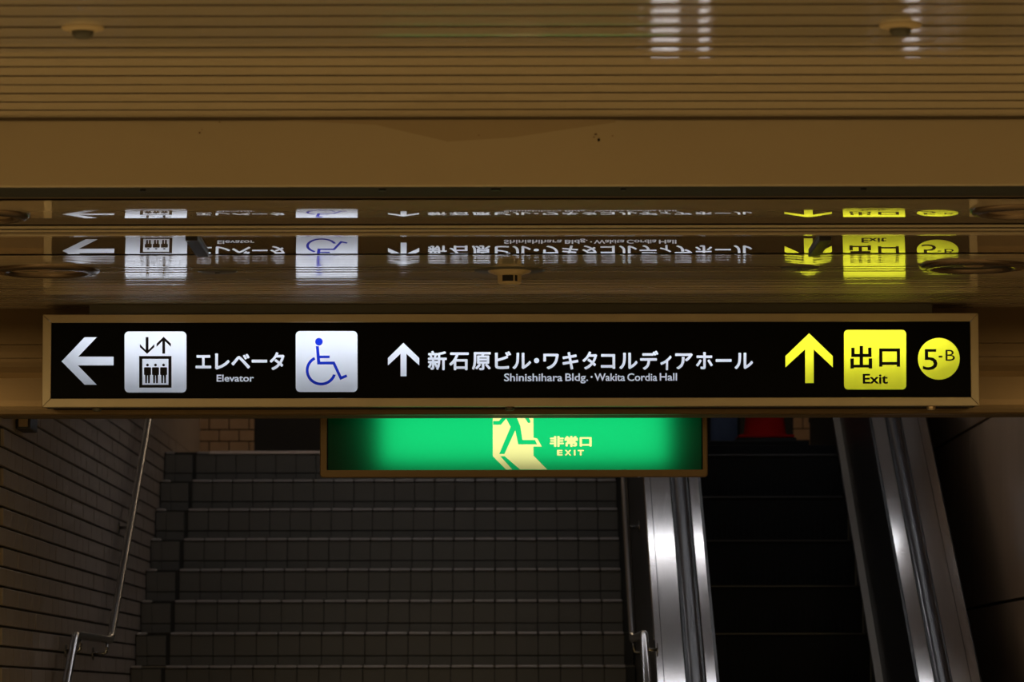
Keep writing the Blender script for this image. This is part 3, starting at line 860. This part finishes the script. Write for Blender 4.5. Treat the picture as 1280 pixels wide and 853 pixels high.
# skirt strips at step level
xsL, xsR = X(898), X(1143.5)
zs = -.985
ribbon(xsL, xsL + .012, zs + .12, .10, M_dark, 'skirt', esc)
ribbon(xsR - .006, xsR, zs + .12, .10, M_dark, 'skirt', esc)
sk = ribbon(xsR - .034, xsR - .002, zs + .14, .03, M_satin, 'skirt_rail', esc); sk['label'] = 'thin steel rail along the right skirt'
# steps
RS, GS = .2265, .3925
for i in range(-8, 5):
    d = 18.95 + GS * i; z = 79 / F * 18.95 + EYE + RS * i
    if i > 4 or z < .1: continue
    bm = bmesh.new()
    prism_x(bm, [(d, z), (d + GS + .01, z), (d + GS + .01, z - .04), (d + .045, z - .05), (d + .03, z - RS - .02), (d + .012, z - RS - .02), (d + .004, z - .02)], xsL + .003, xsR - .004)
    st = obj('escalator_step', bm, M_step, esc)
    bm = bmesh.new()
    for j in range(28):
        xx = xsL + .02 + j * (xsR - xsL - .05) / 28
        box(bm, xx, xx + .006, d + .006, d + .014, z - RS + .01, z - .02)
    tag(obj('riser_cleats', bm, M_step, st), kind='stuff')
    obj('nosing_strip', B(xsL + .016, xsR - .024, d - .002, d + .02, z - .006, z + .001), M_dark, st)
ZET = zrow(557, 20.9)
bm = bmesh.new(); box(bm, xsL, xsR, 20.9, 22.4, ZET - .3, ZET, .004); obj('landing_plate', bm, M_step, esc)
bm = bmesh.new(); box(bm, xsL + .03, xsR - .13, 20.93, 21.2, ZET, zrow(551.5, 20.93), .006); obj('comb_plate', bm, M_step, esc)

# ------------------------------------------------------------------ things on the upper landing
dC = 21.45
kc = dC / F; xc = (956.5 - 635) * kc
zb = zrow(549.5, dC)
zb = max(zb, ZET + .001)
cone = thing('traffic_cone', 'red traffic cone standing at the head of the escalator', 'cone', (xc, dC, ZET))
bm = bmesh.new(); box(bm, xc - .155, xc + .155, dC - .14, dC + .14, ZET, zb, .01); obj('weight', bm, M_rubber, cone)
bm = bmesh.new(); box(bm, xc - 35 * kc, xc + 35 * kc, dC - .14, dC + .14, zb, zb + .014, .005); obj('flange', bm, M_red, cone)
bm = bmesh.new(); lathe(bm, [(29 * kc, zb + .012), (26.5 * kc, zb + .03), (23.5 * kc, zb + .13), (.03, zb + .56), (.026, zb + .60), (0, zb + .61)], xc, dC, 32); obj('cone_body', bm, M_red, cone, smooth=True)
po = thing('poster_stand', 'blue grey poster stand left of the red cone', 'poster stand', P(900, 575, 22.3))
xa, xb = P(884, 0, 22.3).x, P(921, 0, 22.3).x
obj('poster', B(xa + .008, xb - .008, 22.295, 22.30, ZTOP + .1, R(2.6)), M_poster, po)
for x_ in (xa, xb): obj('stand_post', tube(bmesh.new(), [(x_, 22.31, ZTOP), (x_, 22.31, R(2.65))], .008, 8), M_dark, po)

# small dark box on the left wall just under the lintel
a = P(22, 530, 15.2)
wb = thing('wall_box', 'small dark box fixed high on the tiled wall at the far left', 'box', (XW, 15.2, a.z))
obj('body', B(XW, XW + .055, 15.0, 15.22, zrow(538, 15.1), zrow(519, 15.1), bev=.006), M_dark, wb)
obj('front_plate', B(XW + .012, XW + .045, 14.994, 15.0, zrow(535, 15.1), zrow(523, 15.1)), M_trim, wb)
# lamp body over the stairs
M_tube = bpy.data.materials.new('lit_tube'); M_tube.use_nodes = True
b_ = M_tube.node_tree.nodes['Principled BSDF']; b_.inputs['Emission Color'].default_value = (0.92, 0.93, 1.0, 1); b_.inputs['Emission Strength'].default_value = TUBE
def stair_light(d, z, zc, label):
    lb = thing('stair_light', label, 'lamp', (.35, d, R(z)), 'tube lights of the stairwell')
    obj('tube', tube(bmesh.new(), [(-1.2, d, R(z)), (1.9, d, R(z))], .016, 10), M_tube, lb)
    for x_ in (-1.21, 1.91): obj('end_cap', B(x_ - .012, x_ + .012, d - .02, d + .02, R(z - .02), R(z + .03), bev=.003), M_ceil2, lb)
    for x_ in (-1.21, 1.91): obj('stem', tube(bmesh.new(), [(x_, d, R(z + .025)), (x_, d, R(zc))], .008, 8), M_ceil2, lb)
stair_light(19.15, 2.68, 2.77, 'long bare white tube light high over the upper flight of the stairs')
stair_light(17.72, 1.67, 1.80, 'long bare white tube light over the foot of the upper flight, the lower of two')
